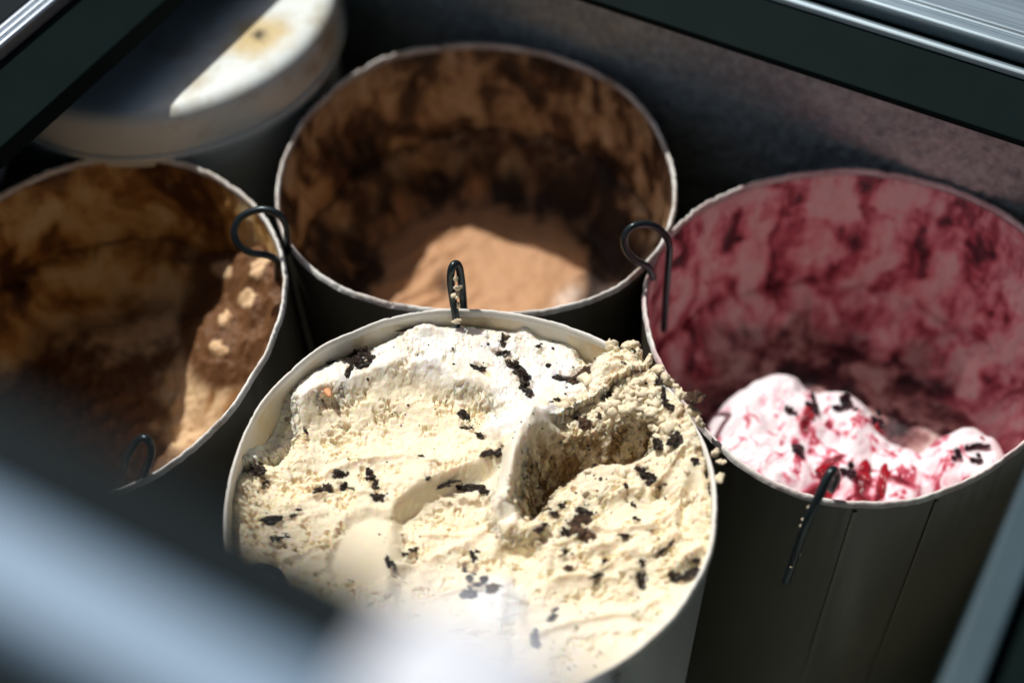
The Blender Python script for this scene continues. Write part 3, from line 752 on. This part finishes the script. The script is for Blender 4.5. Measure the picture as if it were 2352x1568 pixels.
# ---- coffee
def coffee_height(px, py, X, Y, rr):
    h = -3 + 6 * fbm(px / 170, py / 170, 201, 3) + 3.0 * fbm(px / 40, py / 40, 202, 4, 0.6)
    h += 34 * ss(0.72, 1.04, rr + 0.12 * fbm(X * 28, Y * 28, 203, 3))
    dx_, dy_ = (X + 0.150), (Y - 0.556)
    h += 46 * np.exp(-((dx_ / 0.052) ** 2 + (dy_ / 0.050) ** 2) ** 2) + 3 * fbm(px / 26, py / 26, 205, 3)
    t = px * 0.45 + py * 0.9
    h += 0.8 * np.sin(t / 7 + 3 * fbm(px / 60, py / 60, 204, 2)) * ss(860, 960, py)
    for x, y, r, a in () and ((515, 625, 30, 9), (590, 625, 28, 9), (568, 690, 26, 10), (520, 735, 22, 9), (500, 805, 34, 10)):
        h += a * bump(px, py, x, y, r, r * 0.8, 30, 3)
    film_shade = ss(-0.32, 0.42, fbm(px / 110, py / 80, 210, 5, 0.6) + 0.12 + 0.5 * ss(430, 330, px - 0.25 * (py - 900)) * ss(760, 880, py) - 0.7 * bump(px, py, 500, 960, 130, 120))  # amber residue; shade at lower left painted in, sunlit wedge left pale
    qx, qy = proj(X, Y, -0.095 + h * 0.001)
    film_shade = np.maximum(film_shade, 1.0 * ss(0.1, 0.4, bump(qx, qy, 560, 680, 130, 210, 20, 4)))
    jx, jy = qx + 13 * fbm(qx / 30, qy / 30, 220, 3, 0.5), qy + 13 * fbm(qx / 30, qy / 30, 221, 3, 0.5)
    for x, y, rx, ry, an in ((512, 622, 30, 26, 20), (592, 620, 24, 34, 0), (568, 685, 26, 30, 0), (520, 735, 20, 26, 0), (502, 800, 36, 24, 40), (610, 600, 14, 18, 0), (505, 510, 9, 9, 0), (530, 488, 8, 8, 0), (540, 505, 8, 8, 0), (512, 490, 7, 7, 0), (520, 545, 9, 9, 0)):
        bb = bump(jx, jy, x, y, rx * 0.72, ry * 0.72, an, 4); film_shade = film_shade * (1 - ss(0.2, 0.6, bb)); h = h + 3.0 * bb
    return h * 0.001, {'wet': np.zeros(px.shape), 'cocoa_shade': film_shade * 0.95, 'ring': ss(0.66, 0.84, rr + 0.1 * fbm(X * 30, Y * 30, 211, 3)) * ss(460, 360, qx + 0.3 * (qy - 700))}
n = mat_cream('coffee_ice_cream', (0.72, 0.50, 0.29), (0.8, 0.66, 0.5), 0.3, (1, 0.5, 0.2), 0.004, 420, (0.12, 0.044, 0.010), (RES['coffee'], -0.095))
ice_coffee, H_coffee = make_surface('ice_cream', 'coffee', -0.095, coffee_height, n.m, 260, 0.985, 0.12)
tag(ice_coffee, 'tan coffee ice cream with one sunlit wedge deep in the leftmost amber tub', 'ice cream', 'ice cream in the tubs')

# ---- berry
def berry_height(px, py, X, Y, rr):
    w = 16 * fbm(px / 80, py / 80, 301, 3)
    h = -50 + 6 * fbm(px / 120, py / 120, 302, 3)
    h += 30 * ss(0.74, 1.06, rr + 0.16 * fbm(X * 24, Y * 24, 303, 4)) ** 1.4 * ss(1040, 860, py)
    ih = inside(px + w, py + w, [(1610, 1000), (1650, 905), (1720, 850), (1795, 820), (1850, 840), (1930, 850), (2010, 905), (2090, 945), (2150, 990), (2180, 1060), (2230, 1120), (2120, 1210), (1900, 1220), (1680, 1140)])
    dome = np.zeros(px.shape)
    for x, y, rx, ry, hh in ((2232, 1035, 96, 86, 46), (1770, 975, 140, 140, 42), (1800, 872, 80, 60, 37), (1905, 975, 140, 115, 44), (2030, 1050, 130, 90, 36), (1930, 1120, 230, 100, 32), (1700, 1020, 95, 110, 38)):
        dd = hh * np.sqrt(np.clip(1 - (((px + 0.8 * w - x) / (1.15 * rx)) ** 2 + ((py + 0.8 * w - y) / (1.2 * ry)) ** 2) ** 2, 0, 1))
        dome = np.where(dd > 0, np.log(np.exp(dome / 5) + np.exp(dd / 5) - 1) * 5, dome)
    h += np.minimum(dome, 54)
    h -= 10 * bump(px, py, 1900, 1000, 120, 40, 15)
    h += 5 * bump(px, py, 1800, 850, 34, 26)
    h += 2.6 * fbm(px / 60, py / 46, 304, 4, 0.5) + 1.2 * (0.5 - worley(px / 34, py / 26, 305)[0])
    sw = np.abs(fbm(px / 95 + 0.05 * w, py / 70 + 0.05 * w, 311, 4, 0.55))
    syrup = 0.75 * ss(0.16, 0.0, sw) * ss(0.0, 0.3, bump(px, py, 1960, 1060, 260, 120, 10)) * ss(-0.3, 0.2, fbm(px / 40, py / 40, 312, 3)) + 0.8 * ss(0.05, 0.5, fbm(px / 46, py / 36, 310, 4, 0.55) + 0.45 * bump(px, py, 1960, 1080, 150, 60, 10) - 0.35 * bump(px, py, 1720, 930, 90, 110) - 0.2)
    for x, y, rx, ry, a in ((1985, 1085, 20, 50, 0), (2030, 1100, 16, 45, 10), (1880, 1100, 60, 22, -15), (1855, 950, 16, 34, -10), (1840, 1010, 12, 40, -25), (2075, 1075, 55, 12, 12), (1900, 1140, 16, 30, 0)):
        syrup = np.maximum(syrup, ss(0.1, 0.9, bump(px + w * 0.5, py + w * 0.5, x, y, rx, ry, a)))
    dark = 0.9 * ss(-0.55, 0.3, fbm(px / 90 + 40, py / 70, 320, 5, 0.6)) * ss(10, -30, ih) * (1 - ss(0, 0.2, 1 - ((px - 2235) / 105) ** 2 - ((py - 1040) / 92) ** 2))
    blush = np.clip(0.5 + 1.5 * fbm(px / 70, py / 60, 330, 4), 0, 1)
    return h * 0.001, {'wet': np.clip(syrup * 0.8, 0, 1), 'syrup': syrup, 'blush': blush, 'dark': dark, 'rimmix': ss(0.70, 0.92, rr + 0.30 * fbm(X * 40, Y * 40, 340, 4)), 'ring': ss(14, 4, dome)}
n = NT('berry_ripple_ice_cream')
c = n.mix(n.math('MULTIPLY', n.attr('blush'), 0.3), (0.90, 0.88, 0.91), (0.84, 0.58, 0.64))
rc, _ = residue_colour(n, *((0.60, 0.46, 0.42), (0.42, 0.22, 0.21), (0.14, 0.045, 0.05), (0.025, 0.008, 0.012), 34, -0.005, 0.7, -0.3), dz=-0.0753)
syr = n.ramp(n.attr('syrup'), [(0.0, (0.90, 0.88, 0.91)), (0.30, (0.82, 0.48, 0.56)), (0.60, (0.55, 0.08, 0.13)), (1.0, (0.16, 0.008, 0.016))])
c = n.mix(n.ramp(n.attr('syrup'), [(0.02, (0, 0, 0)), (0.2, (1, 1, 1))]), c, syr)
rw, _ = residue_colour(n, *RES['berry'], dz=-0.0753)
c = n.mix(n.attr('ring'), c, n.mix(n.attr('rimmix'), rc, rw))
n.base(c)
rr_ = n.n('ShaderNodeMapRange'); n.l(n.attr('wet'), rr_.inputs[0]); rr_.inputs[3].default_value = 0.6; rr_.inputs[4].default_value = 0.15
n.l(rr_.outputs[0], n.p.inputs['Roughness'])
n.set(Subsurface_Weight=0.3, Subsurface_Radius=(1, 0.5, 0.5), Subsurface_Scale=0.004)
n.bump(n.noise(n.coord(), 420, 5, 0.7), 0.4, 0.0014)
ice_berry, H_berry = make_surface('ice_cream', 'berry', -0.084, berry_height, n.m, 340, 0.985, 0.12)
tag(ice_berry, 'white ice cream with red berry ripple and dark fruit in the pink smeared tub', 'ice cream', 'ice cream in the tubs')

# ---- shaded tub
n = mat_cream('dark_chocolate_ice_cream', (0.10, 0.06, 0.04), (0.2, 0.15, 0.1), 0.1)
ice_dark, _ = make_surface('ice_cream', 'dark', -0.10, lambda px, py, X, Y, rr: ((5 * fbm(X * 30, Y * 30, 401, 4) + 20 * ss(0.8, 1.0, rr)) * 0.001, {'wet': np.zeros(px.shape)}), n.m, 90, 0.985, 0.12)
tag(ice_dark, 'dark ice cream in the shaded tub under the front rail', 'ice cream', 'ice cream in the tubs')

# ------------------------------------------------------------------ chunks in the ice cream
def chunk_mesh(name, seed, sub, mat, rough=0.55, flat=1.0, parts=1):
    """a rugged lump, or several of them grown together"""
    r = random.Random(seed)
    bm = bmesh.new()
    for q in range(parts):
        n0 = len(bm.verts)
        res = bmesh.ops.create_icosphere(bm, subdivisions=sub, radius=1)
        off = Vector((seed * 3.7 + q * 9, seed * 1.3, -seed * 2.1))
        c0 = Vector((0, 0, 0)) if q == 0 else Vector((r.uniform(-.8, .8), r.uniform(-.8, .8), r.uniform(-.3, .4)))
        sz = 1.0 if parts == 1 else r.uniform(0.35, 0.75)
        st = Vector((r.uniform(.7, 1.5), r.uniform(.5, 1.0), 1))
        for v in res['verts']:
            p = v.co.copy()
            d = 1 + rough * mnoise.noise(p * 1.2 + off) + 0.6 * rough * mnoise.noise(p * 2.8 + off) + 0.45 * rough * mnoise.noise(p * 6.5 + off)
            p = p * d * sz
            if parts > 1: p = Vector((p.x * st.x, p.y * st.y, p.z))
            v.co = p + c0; v.co.z *= flat
    me = bpy.data.meshes.new(name); bm.to_mesh(me); bm.free(); me.materials.append(mat)
    me.polygons.foreach_set('use_smooth', np.ones(len(me.polygons), bool))
    return me

def mat_chunk(name, col, coat, amount, rough=0.3):
    n = NT(name); v = n.coord((0.012, 0.012, 0.012))
    f = n.ramp(n.noise(n.coord(), 3.2, 6, 0.65), [(0.55, (0, 0, 0)), (0.66, (1, 1, 1))])
    br = n.ramp(n.noise(n.coord(), 1.7, 4, 0.6), [(0.45, (0, 0, 0)), (0.65, (1, 1, 1))])
    cc = n.mix(n.math('MULTIPLY', br, 0.8), col, tuple(min(1, x * 3.6 + 0.012) for x in col))
    n.base(n.mix(n.math('MULTIPLY', f, amount), cc, coat))
    n.set(Roughness=rough, Specular_IOR_Level=0.6)
    n.bump(n.noise(n.coord(), 6, 5, 0.7), 0.7, 0.15)
    return n.m
K_dark = mat_chunk('wet_dark_cookie', (0.028, 0.016, 0.011), (0.55, 0.5, 0.42), 0.5, 0.25)
K_brown = mat_chunk('brown_cookie_crumb', (0.10, 0.052, 0.028), (0.6, 0.48, 0.33), 0.45, 0.45)
K_orange = mat_plain('orange_peel', (0.72, 0.34, 0.16), 0.5)
chunks = [chunk_mesh('cookie_chunk', k, 3, K_dark, 0.85, 0.75, 4) for k in range(6)]
browns = [chunk_mesh('cookie_chunk', 20 + k, 3, K_brown, 0.9, 0.8, 5) for k in range(4)]
tiny = [chunk_mesh('cookie_chunk', 40 + k, 1, K_dark, 0.7, 0.7) for k in range(4)]

def add_piece(name, me, host, hfun, x, y, a, b, ang, zref, lift=0.25, c=None, tilt=0):
    """a piece about a by b px of the photograph, sunk into the surface under (x, y)"""
    p = PX(x, y, zref)
    z = hfun(p.x, p.y)
    p = PX(x, y, z); z = hfun(p.x, p.y)
    s = 1 / 4300
    o = bpy.data.objects.new(name, me); link(o, host)
    c = c or min(a, b) * 0.7
    o.location = Vector((p.x, p.y, z + lift * c * s)) - host.location
    g = 0.56 if max(a, b) > 20 else 0.46
    o.scale = (a * s * g, b * s * g * 1.25, c * s * 0.85)
    o.rotation_euler = (random.uniform(-.3, .3), tilt + random.uniform(-.3, .3), math.radians(-ang))
    return o

for k, (x, y, a, b, ang, br) in enumerate(big):
    me = (browns if br else chunks)[k % (4 if br else 6)] if max(a, b) > 11 else tiny[k % 4]
    add_piece('cookie_chunk', me, ice_cookie, H_cookie, x, y, a, b, ang, 0.004, -0.12)
sliver = add_piece('orange_sliver', chunk_mesh('orange_sliver', 77, 2, K_orange, 0.25, 0.8), ice_cookie, H_cookie, 752, 897, 44, 13, 62, 0.004, 0.5)

# fine crumbs sprinkled over the cream
def crumbs():
    vs, fs, n = [], [], 0
    host = ice_cookie.location
    for k in range(420):
        t = random.random() * 2 * math.pi; r = 0.112 * math.sqrt(random.random())
        x, y = SH['cookie'].c[0] + r * math.cos(t), SH['cookie'].c[1] + r * math.sin(t)
        q, _ = proj(x, y, 0.002)
        if q < 1200 and random.random() < 0.45: continue
        z = H_cookie(x, y); s = random.uniform(0.0003, 0.0009) * (1.3 if q > 1300 else 1)
        R3 = Matrix.Rotation(random.random() * 6, 3, (random.random(), random.random(), 1))
        for v in ((1, 0, 0), (-1, 0, 0), (0, .8, 0), (0, -.9, 0), (0, 0, .8), (0, 0, -.7)):
            p = R3 @ Vector(v) * s * random.uniform(.7, 1.3); vs.append((x + p.x - host.x, y + p.y - host.y, z + p.z - host.z))
        fs += [(n + a, n + b, n + c) for a, b, c in ((0, 2, 4), (2, 1, 4), (1, 3, 4), (3, 0, 4), (2, 0, 5), (1, 2, 5), (3, 1, 5), (0, 3, 5))]
        n += 6
    o = mesh_obj('fine_crumbs', vs, fs, K_dark, ice_cookie); o['kind'] = 'stuff'
crumbs()

# loose crumbly bits of cream on the mound and round the hollow
def cream_bits():
    bm0 = bmesh.new(); bmesh.ops.create_icosphere(bm0, subdivisions=2, radius=1); bm0.verts.index_update()
    bv = [v.co.copy() for v in bm0.verts]; bf = [tuple(v.index for v in f.verts) for f in bm0.faces]; bm0.free()
    vs, fs = [], []
    host = ice_cookie.location
    spots = []
    for k in range(110):
        spots.append((random.gauss(1480, 75), random.gauss(890, 62)))
    for k in range(45):
        t = random.random(); i = min(int(t * 5), 4); a, b = CAVE[1 + i], CAVE[2 + i]; u_ = random.random()
        spots.append((a[0] + (b[0] - a[0]) * u_ + random.gauss(0, 7), a[1] + (b[1] - a[1]) * u_ + random.gauss(-4, 9)))
    for k in range(60): spots.append((random.uniform(1290, 1640), random.uniform(1030, 1330)))
    for k in range(15): spots.append((random.uniform(1000, 1300), random.uniform(1130, 1280)))
    for x, y in spots:
        p = PX(x, y, 0.008)
        if math.hypot(p.x - SH['cookie'].c[0], p.y - SH['cookie'].c[1]) > 0.113: continue
        z = H_cookie(p.x, p.y); p = PX(x, y, z); z = H_cookie(p.x, p.y)
        s = random.uniform(0.0007, 0.0034) * (1.1 if y < 1000 else 0.7); off = Vector((random.random() * 50, 0, 0))
        sc = Vector((random.uniform(.7, 1.4), random.uniform(.7, 1.4), random.uniform(.6, 1)))
        n0 = len(vs)
        for v in bv:
            d = 1 + 0.9 * mnoise.noise(v * 1.3 + off) + 0.5 * mnoise.noise(v * 3.2 + off)
            q = Vector((v.x * sc.x, v.y * sc.y, v.z * sc.z)) * d * s
            vs.append((p.x + q.x - host.x, p.y + q.y - host.y, z - 0.25 * s + q.z - host.z))
        fs += [tuple(i + n0 for i in f) for f in bf]
    o = mesh_obj('cream_crumbs', vs, fs, cream_dry.m, ice_cookie); o['kind'] = 'stuff'
cream_bits()

# crumbs of ice cream heaped on the rim of the cookie tub
lumps = [chunk_mesh('cream_lump', 60 + k, 3, cream_dry.m, 0.6, 0.85, 3) for k in range(4)]
for k, (x, y, a) in enumerate([(1408, 800, 44), (1440, 796, 40), (1466, 812, 36), (1490, 830, 40), (1515, 850, 38), (1540, 880, 42), (1562, 905, 36), (1598, 944, 24), (1580, 940, 34), (1612, 975, 30), (1650, 1100, 34), (1655, 1060, 22), (1640, 1040, 26)]):
    p = PX(x, y, 0.010); p = PX(x, y, min(0.0120, max(H_cookie(p.x, p.y), 0.0095)))
    o = bpy.data.objects.new('cream_lump', lumps[k % 4]); link(o, ice_cookie)
    o.location = p - ice_cookie.location; s = a / 4300 * 0.5
    o.scale = (s, s * 1.1, s * 0.9); o.rotation_euler = (random.random() * 6, random.random() * 6, random.random() * 6)

# dark fruit in the berry ripple
K_fruit = mat_chunk('dark_berry_flesh', (0.022, 0.010, 0.016), (0.35, 0.02, 0.04), 0.6, 0.2)
K_red = mat_plain('red_berry_flesh', (0.30, 0.008, 0.018), 0.12, 0, 0.5, 200)
fr = [chunk_mesh('berry_piece', 80 + k, 3, K_fruit, 0.35, 0.9, 3) for k in range(3)]
rd = [chunk_mesh('berry_piece', 90 + k, 3, K_red, 0.4, 0.8, 3) for k in range(3)]
for k, (x, y, a, b, ang, red) in enumerate([(1855, 945, 26, 50, 0, 0), (1812, 950, 30, 30, 0, 0), (1918, 962, 44, 40, 0, 0), (2008, 962, 28, 44, 0, 0), (2130, 1000, 60, 30, -40, 0), (1985, 1090, 34, 90, 0, 1), (2030, 1105, 28, 70, 8, 1), (1830, 1040, 34, 30, 30, 0), (1895, 1105, 50, 26, -30, 1), (1930, 1110, 34, 30, 0, 0), (2195, 1130, 60, 22, -15, 0), (2165, 1120, 24, 30, 0, 0), (2230, 1070, 26, 22, 0, 0), (1862, 972, 20, 30, 0, 1), (2012, 985, 26, 20, 0, 1), (1905, 1140, 18, 34, 0, 1), (2260, 1010, 14, 12, 0, 1), (1960, 950, 14, 12, 0, 0)]):
    add_piece('berry_piece', (rd if red else fr)[k % 3], ice_berry, H_berry, x, y, a * 1.3, b * 1.25, ang, -0.07, -0.05)

# ------------------------------------------------------------------ lidded white bucket and a small pot
def lathe(name, prof, nseg, mat, parent):
    th = np.linspace(0, 2 * np.pi, nseg, endpoint=False)
    V = np.stack([np.stack([r * np.cos(th), r * np.sin(th), z + 0 * th], -1) for r, z in prof])
    idx = np.arange(len(prof) * nseg).reshape(len(prof), nseg); nx = np.roll(idx, -1, 1)
    f = np.stack([idx[:-1], nx[:-1], nx[1:], idx[1:]], -1).reshape(-1, 4)
    return mesh_obj(name, V.reshape(-1, 3), f, mat, parent)

n = NT('stained_white_plastic'); v = n.coord()
s1 = n.ramp(n.noise(v, 11, 6, 0.65), [(0.56, (0, 0, 0)), (0.70, (1, 1, 1))])
s2 = n.ramp(n.noise(v, 60, 6, 0.7), [(0.62, (0, 0, 0)), (0.68, (1, 1, 1))])
c = n.mix(n.math('MULTIPLY', s1, 0.8), (0.76, 0.82, 0.79), (0.45, 0.34, 0.15)); c = n.mix(n.math('MULTIPLY', n.math('MULTIPLY', s1, s2), 0.9), c, (0.10, 0.06, 0.03))
sp = PX(592, 82, 0.036) - Vector((-0.220, 0.755, 0.0))
tc = n.n('ShaderNodeTexCoord'); dv = n.n('ShaderNodeVectorMath', operation='DISTANCE'); n.l(tc.outputs['Object'], dv.inputs[0]); dv.inputs[1].default_value = sp
near = n.math('ADD', dv.outputs['Value'], n.math('MULTIPLY', n.noise(v, 55, 5, 0.6), 0.03))
halo = n.ramp(near, [(0.026, (1, 1, 1)), (0.040, (0, 0, 0))]); core = n.ramp(near, [(0.0175, (1, 1, 1)), (0.0205, (0, 0, 0))])
c = n.mix(n.math('MULTIPLY', halo, 0.75), c, (0.62, 0.44, 0.14)); c = n.mix(core, c, (0.05, 0.035, 0.02))
n.base(c); n.set(Roughness=0.35); n.bump(n.noise(v, 200, 4), 0.15, 0.0005)
M['white'] = n.m
bucket = empty('plastic_bucket', (-0.220, 0.755, 0.0))
tag(bucket, 'white plastic bucket with a stained white lid, half in sun, behind the amber tub', 'bucket')
lathe('bucket_wall', [(0.104, -0.29), (0.108, -0.15), (0.1115, -0.02), (0.1120, 0.008)], 128, M['white'], bucket)
lathe('lid', [(0.1145, -0.006), (0.1165, -0.005), (0.1172, 0.004), (0.1176, 0.018), (0.1172, 0.027), (0.1150, 0.0325), (0.111, 0.0352), (0.104, 0.0360), (0.08, 0.0356), (0.04, 0.0352), (0.0005, 0.035)], 160, M['white'], bucket)
lathe('lid_groove_ring', [(0.1176, 0.0005), (0.1190, 0.001), (0.1192, 0.004), (0.1176, 0.005)], 128, M['white'], bucket)
pot = empty('plastic_pot', (-0.345, 0.640, 0.0))
tag(pot, 'small pale grey pot at the left edge under the dark bar', 'pot')
lathe('pot_wall', [(0.036, -0.12), (0.041, -0.01), (0.0425, -0.006), (0.0425, 0.0), (0.0405, 0.0005), (0.039, -0.008), (0.034, -0.10), (0.0005, -0.11)], 72, mat_plain('grey_plastic', (0.45, 0.46, 0.46), 0.35), pot)
bm = bmesh.new(); bmesh.ops.create_circle(bm, cap_ends=True, radius=0.036, segments=48)
for v_ in bm.verts: v_.co.z = -0.118
bm_obj('pot_base', bm, M['white'], pot)

# ------------------------------------------------------------------ wire hooks on the rims
def tube(name, pts, rad, mat, parent, origin, sides=12, sub=10):
    pts = [Vector(p) for p in pts]
    P = [pts[0] * 2 - pts[1]] + pts + [pts[-1] * 2 - pts[-2]]
    path = []
    for k in range(1, len(P) - 2):
        for j in range(sub):
            t = j / sub
            a, b, c_, d = P[k - 1], P[k], P[k + 1], P[k + 2]
            path.append(0.5 * ((2 * b) + (c_ - a) * t + (2 * a - 5 * b + 4 * c_ - d) * t * t + (3 * b - a - 3 * c_ + d) * t ** 3))
    path.append(pts[-1])
    vs, fs = [], []
    nrm = None
    for k, p in enumerate(path):
        tg = (path[min(k + 1, len(path) - 1)] - path[max(k - 1, 0)]).normalized()
        if nrm is None: nrm = tg.orthogonal().normalized()
        nrm = (nrm - tg * nrm.dot(tg)).normalized(); bi = tg.cross(nrm)
        rr = rad * (0.75 if k in (0, len(path) - 1) else 1)
        for j in range(sides):
            a = 2 * math.pi * j / sides
            vs.append(tuple(p + (nrm * math.cos(a) + bi * math.sin(a)) * rr - origin))
    n = len(path)
    for k in range(n - 1):
        for j in range(sides):
            fs.append((k * sides + j, k * sides + (j + 1) % sides, (k + 1) * sides + (j + 1) % sides, (k + 1) * sides + j))
    fs += [tuple(range(sides))[::-1], tuple(range((n - 1) * sides, n * sides))]
    return mesh_obj(name, vs, fs, mat, parent)

def hook(label, path, rad=0.0021, drips=()):
    pts = [PX(x, y, z) for x, y, z in path]
    o0 = pts[len(pts) // 2].copy()
    t = empty('wire_hook', o0); tag(t, label, 'hook', 'bent wire hooks on the tub rims')
    tube('wire', pts, rad, M['wire'], t, o0)
    for k, (x, y, z, s) in enumerate(drips):
        d = bpy.data.objects.new('cream_smear', lumps[k % 4]); link(d, t)
        d.location = PX(x, y, z) - o0; d.scale = (s * 0.6, s * 0.7, s * 1.3); d.rotation_euler = (k, k * 2, k)
    return t
hook('dark wire hook looped over the rim between the amber tub and the brown tub',
     [(636, 658, -0.030), (637, 620, -0.012), (634, 597, -0.002), (612, 586, 0.003), (575, 580, 0.007), (548, 562, 0.012), (538, 530, 0.019), (556, 497, 0.026), (600, 481, 0.030), (638, 491, 0.028), (657, 516, 0.020), (661, 550, 0.006), (662, 580, -0.012)])
hook('dark wire hook curled over the rim between the brown tub and the pink tub',
     [(1524, 760, -0.070), (1528, 700, -0.045), (1533, 630, -0.016), (1537, 580, 0.004), (1534, 552, 0.014), (1516, 528, 0.022), (1488, 515, 0.028), (1455, 519, 0.030), (1435, 541, 0.025), (1437, 570, 0.016), (1457, 596, 0.007), (1488, 613, -0.002), (1500, 640, -0.015)])
hook('wire hook with cream on it standing at the back rim of the cookie tub',
     [(1050, 770, 0.000), (1047, 728, 0.012), (1040, 685, 0.022), (1035, 640, 0.034), (1038, 616, 0.040), (1046, 606, 0.041), (1054, 613, 0.038), (1059, 640, 0.030), (1063, 680, 0.016), (1066, 715, 0.002)],
     0.0021, [(1044, 640, 0.036, 0.0022), (1049, 660, 0.031, 0.0026), (1046, 676, 0.027, 0.0030), (1053, 700, 0.020, 0.0024), (1050, 735, 0.013, 0.0030)])
hook('wire hook leaning out over the front rim of the pink tub, with drips of cream',
     [(1908, 1125, -0.006), (1922, 1095, 0.010), (1914, 1079, 0.020), (1900, 1098, 0.019), (1878, 1145, 0.010), (1856, 1190, -0.002), (1836, 1245, -0.022), (1820, 1292, -0.042), (1803, 1338, -0.060)],
     0.0023, [(1856, 1165, 0.004, 0.0020), (1848, 1192, -0.004, 0.0022), (1842, 1205, -0.008, 0.0016), (1838, 1272, -0.030, 0.0014), (1820, 1300, -0.042, 0.0012), (1803, 1336, -0.058, 0.0014)])
hook('dim wire loop on the far rim of the shaded tub',
     [(268, 1128, -0.02), (280, 1086, 0.000), (296, 1042, 0.016), (314, 1014, 0.026), (332, 1005, 0.030), (345, 1018, 0.027), (346, 1044, 0.018), (334, 1080, 0.004), (318, 1118, -0.014)])
hook('blurred dark wire loop on the left rim of the cookie tub near the front rail',
     [(545, 1370, 0.000), (553, 1328, 0.014), (577, 1304, 0.026), (607, 1298, 0.032), (639, 1310, 0.028), (651, 1334, 0.020), (647, 1365, 0.006)])
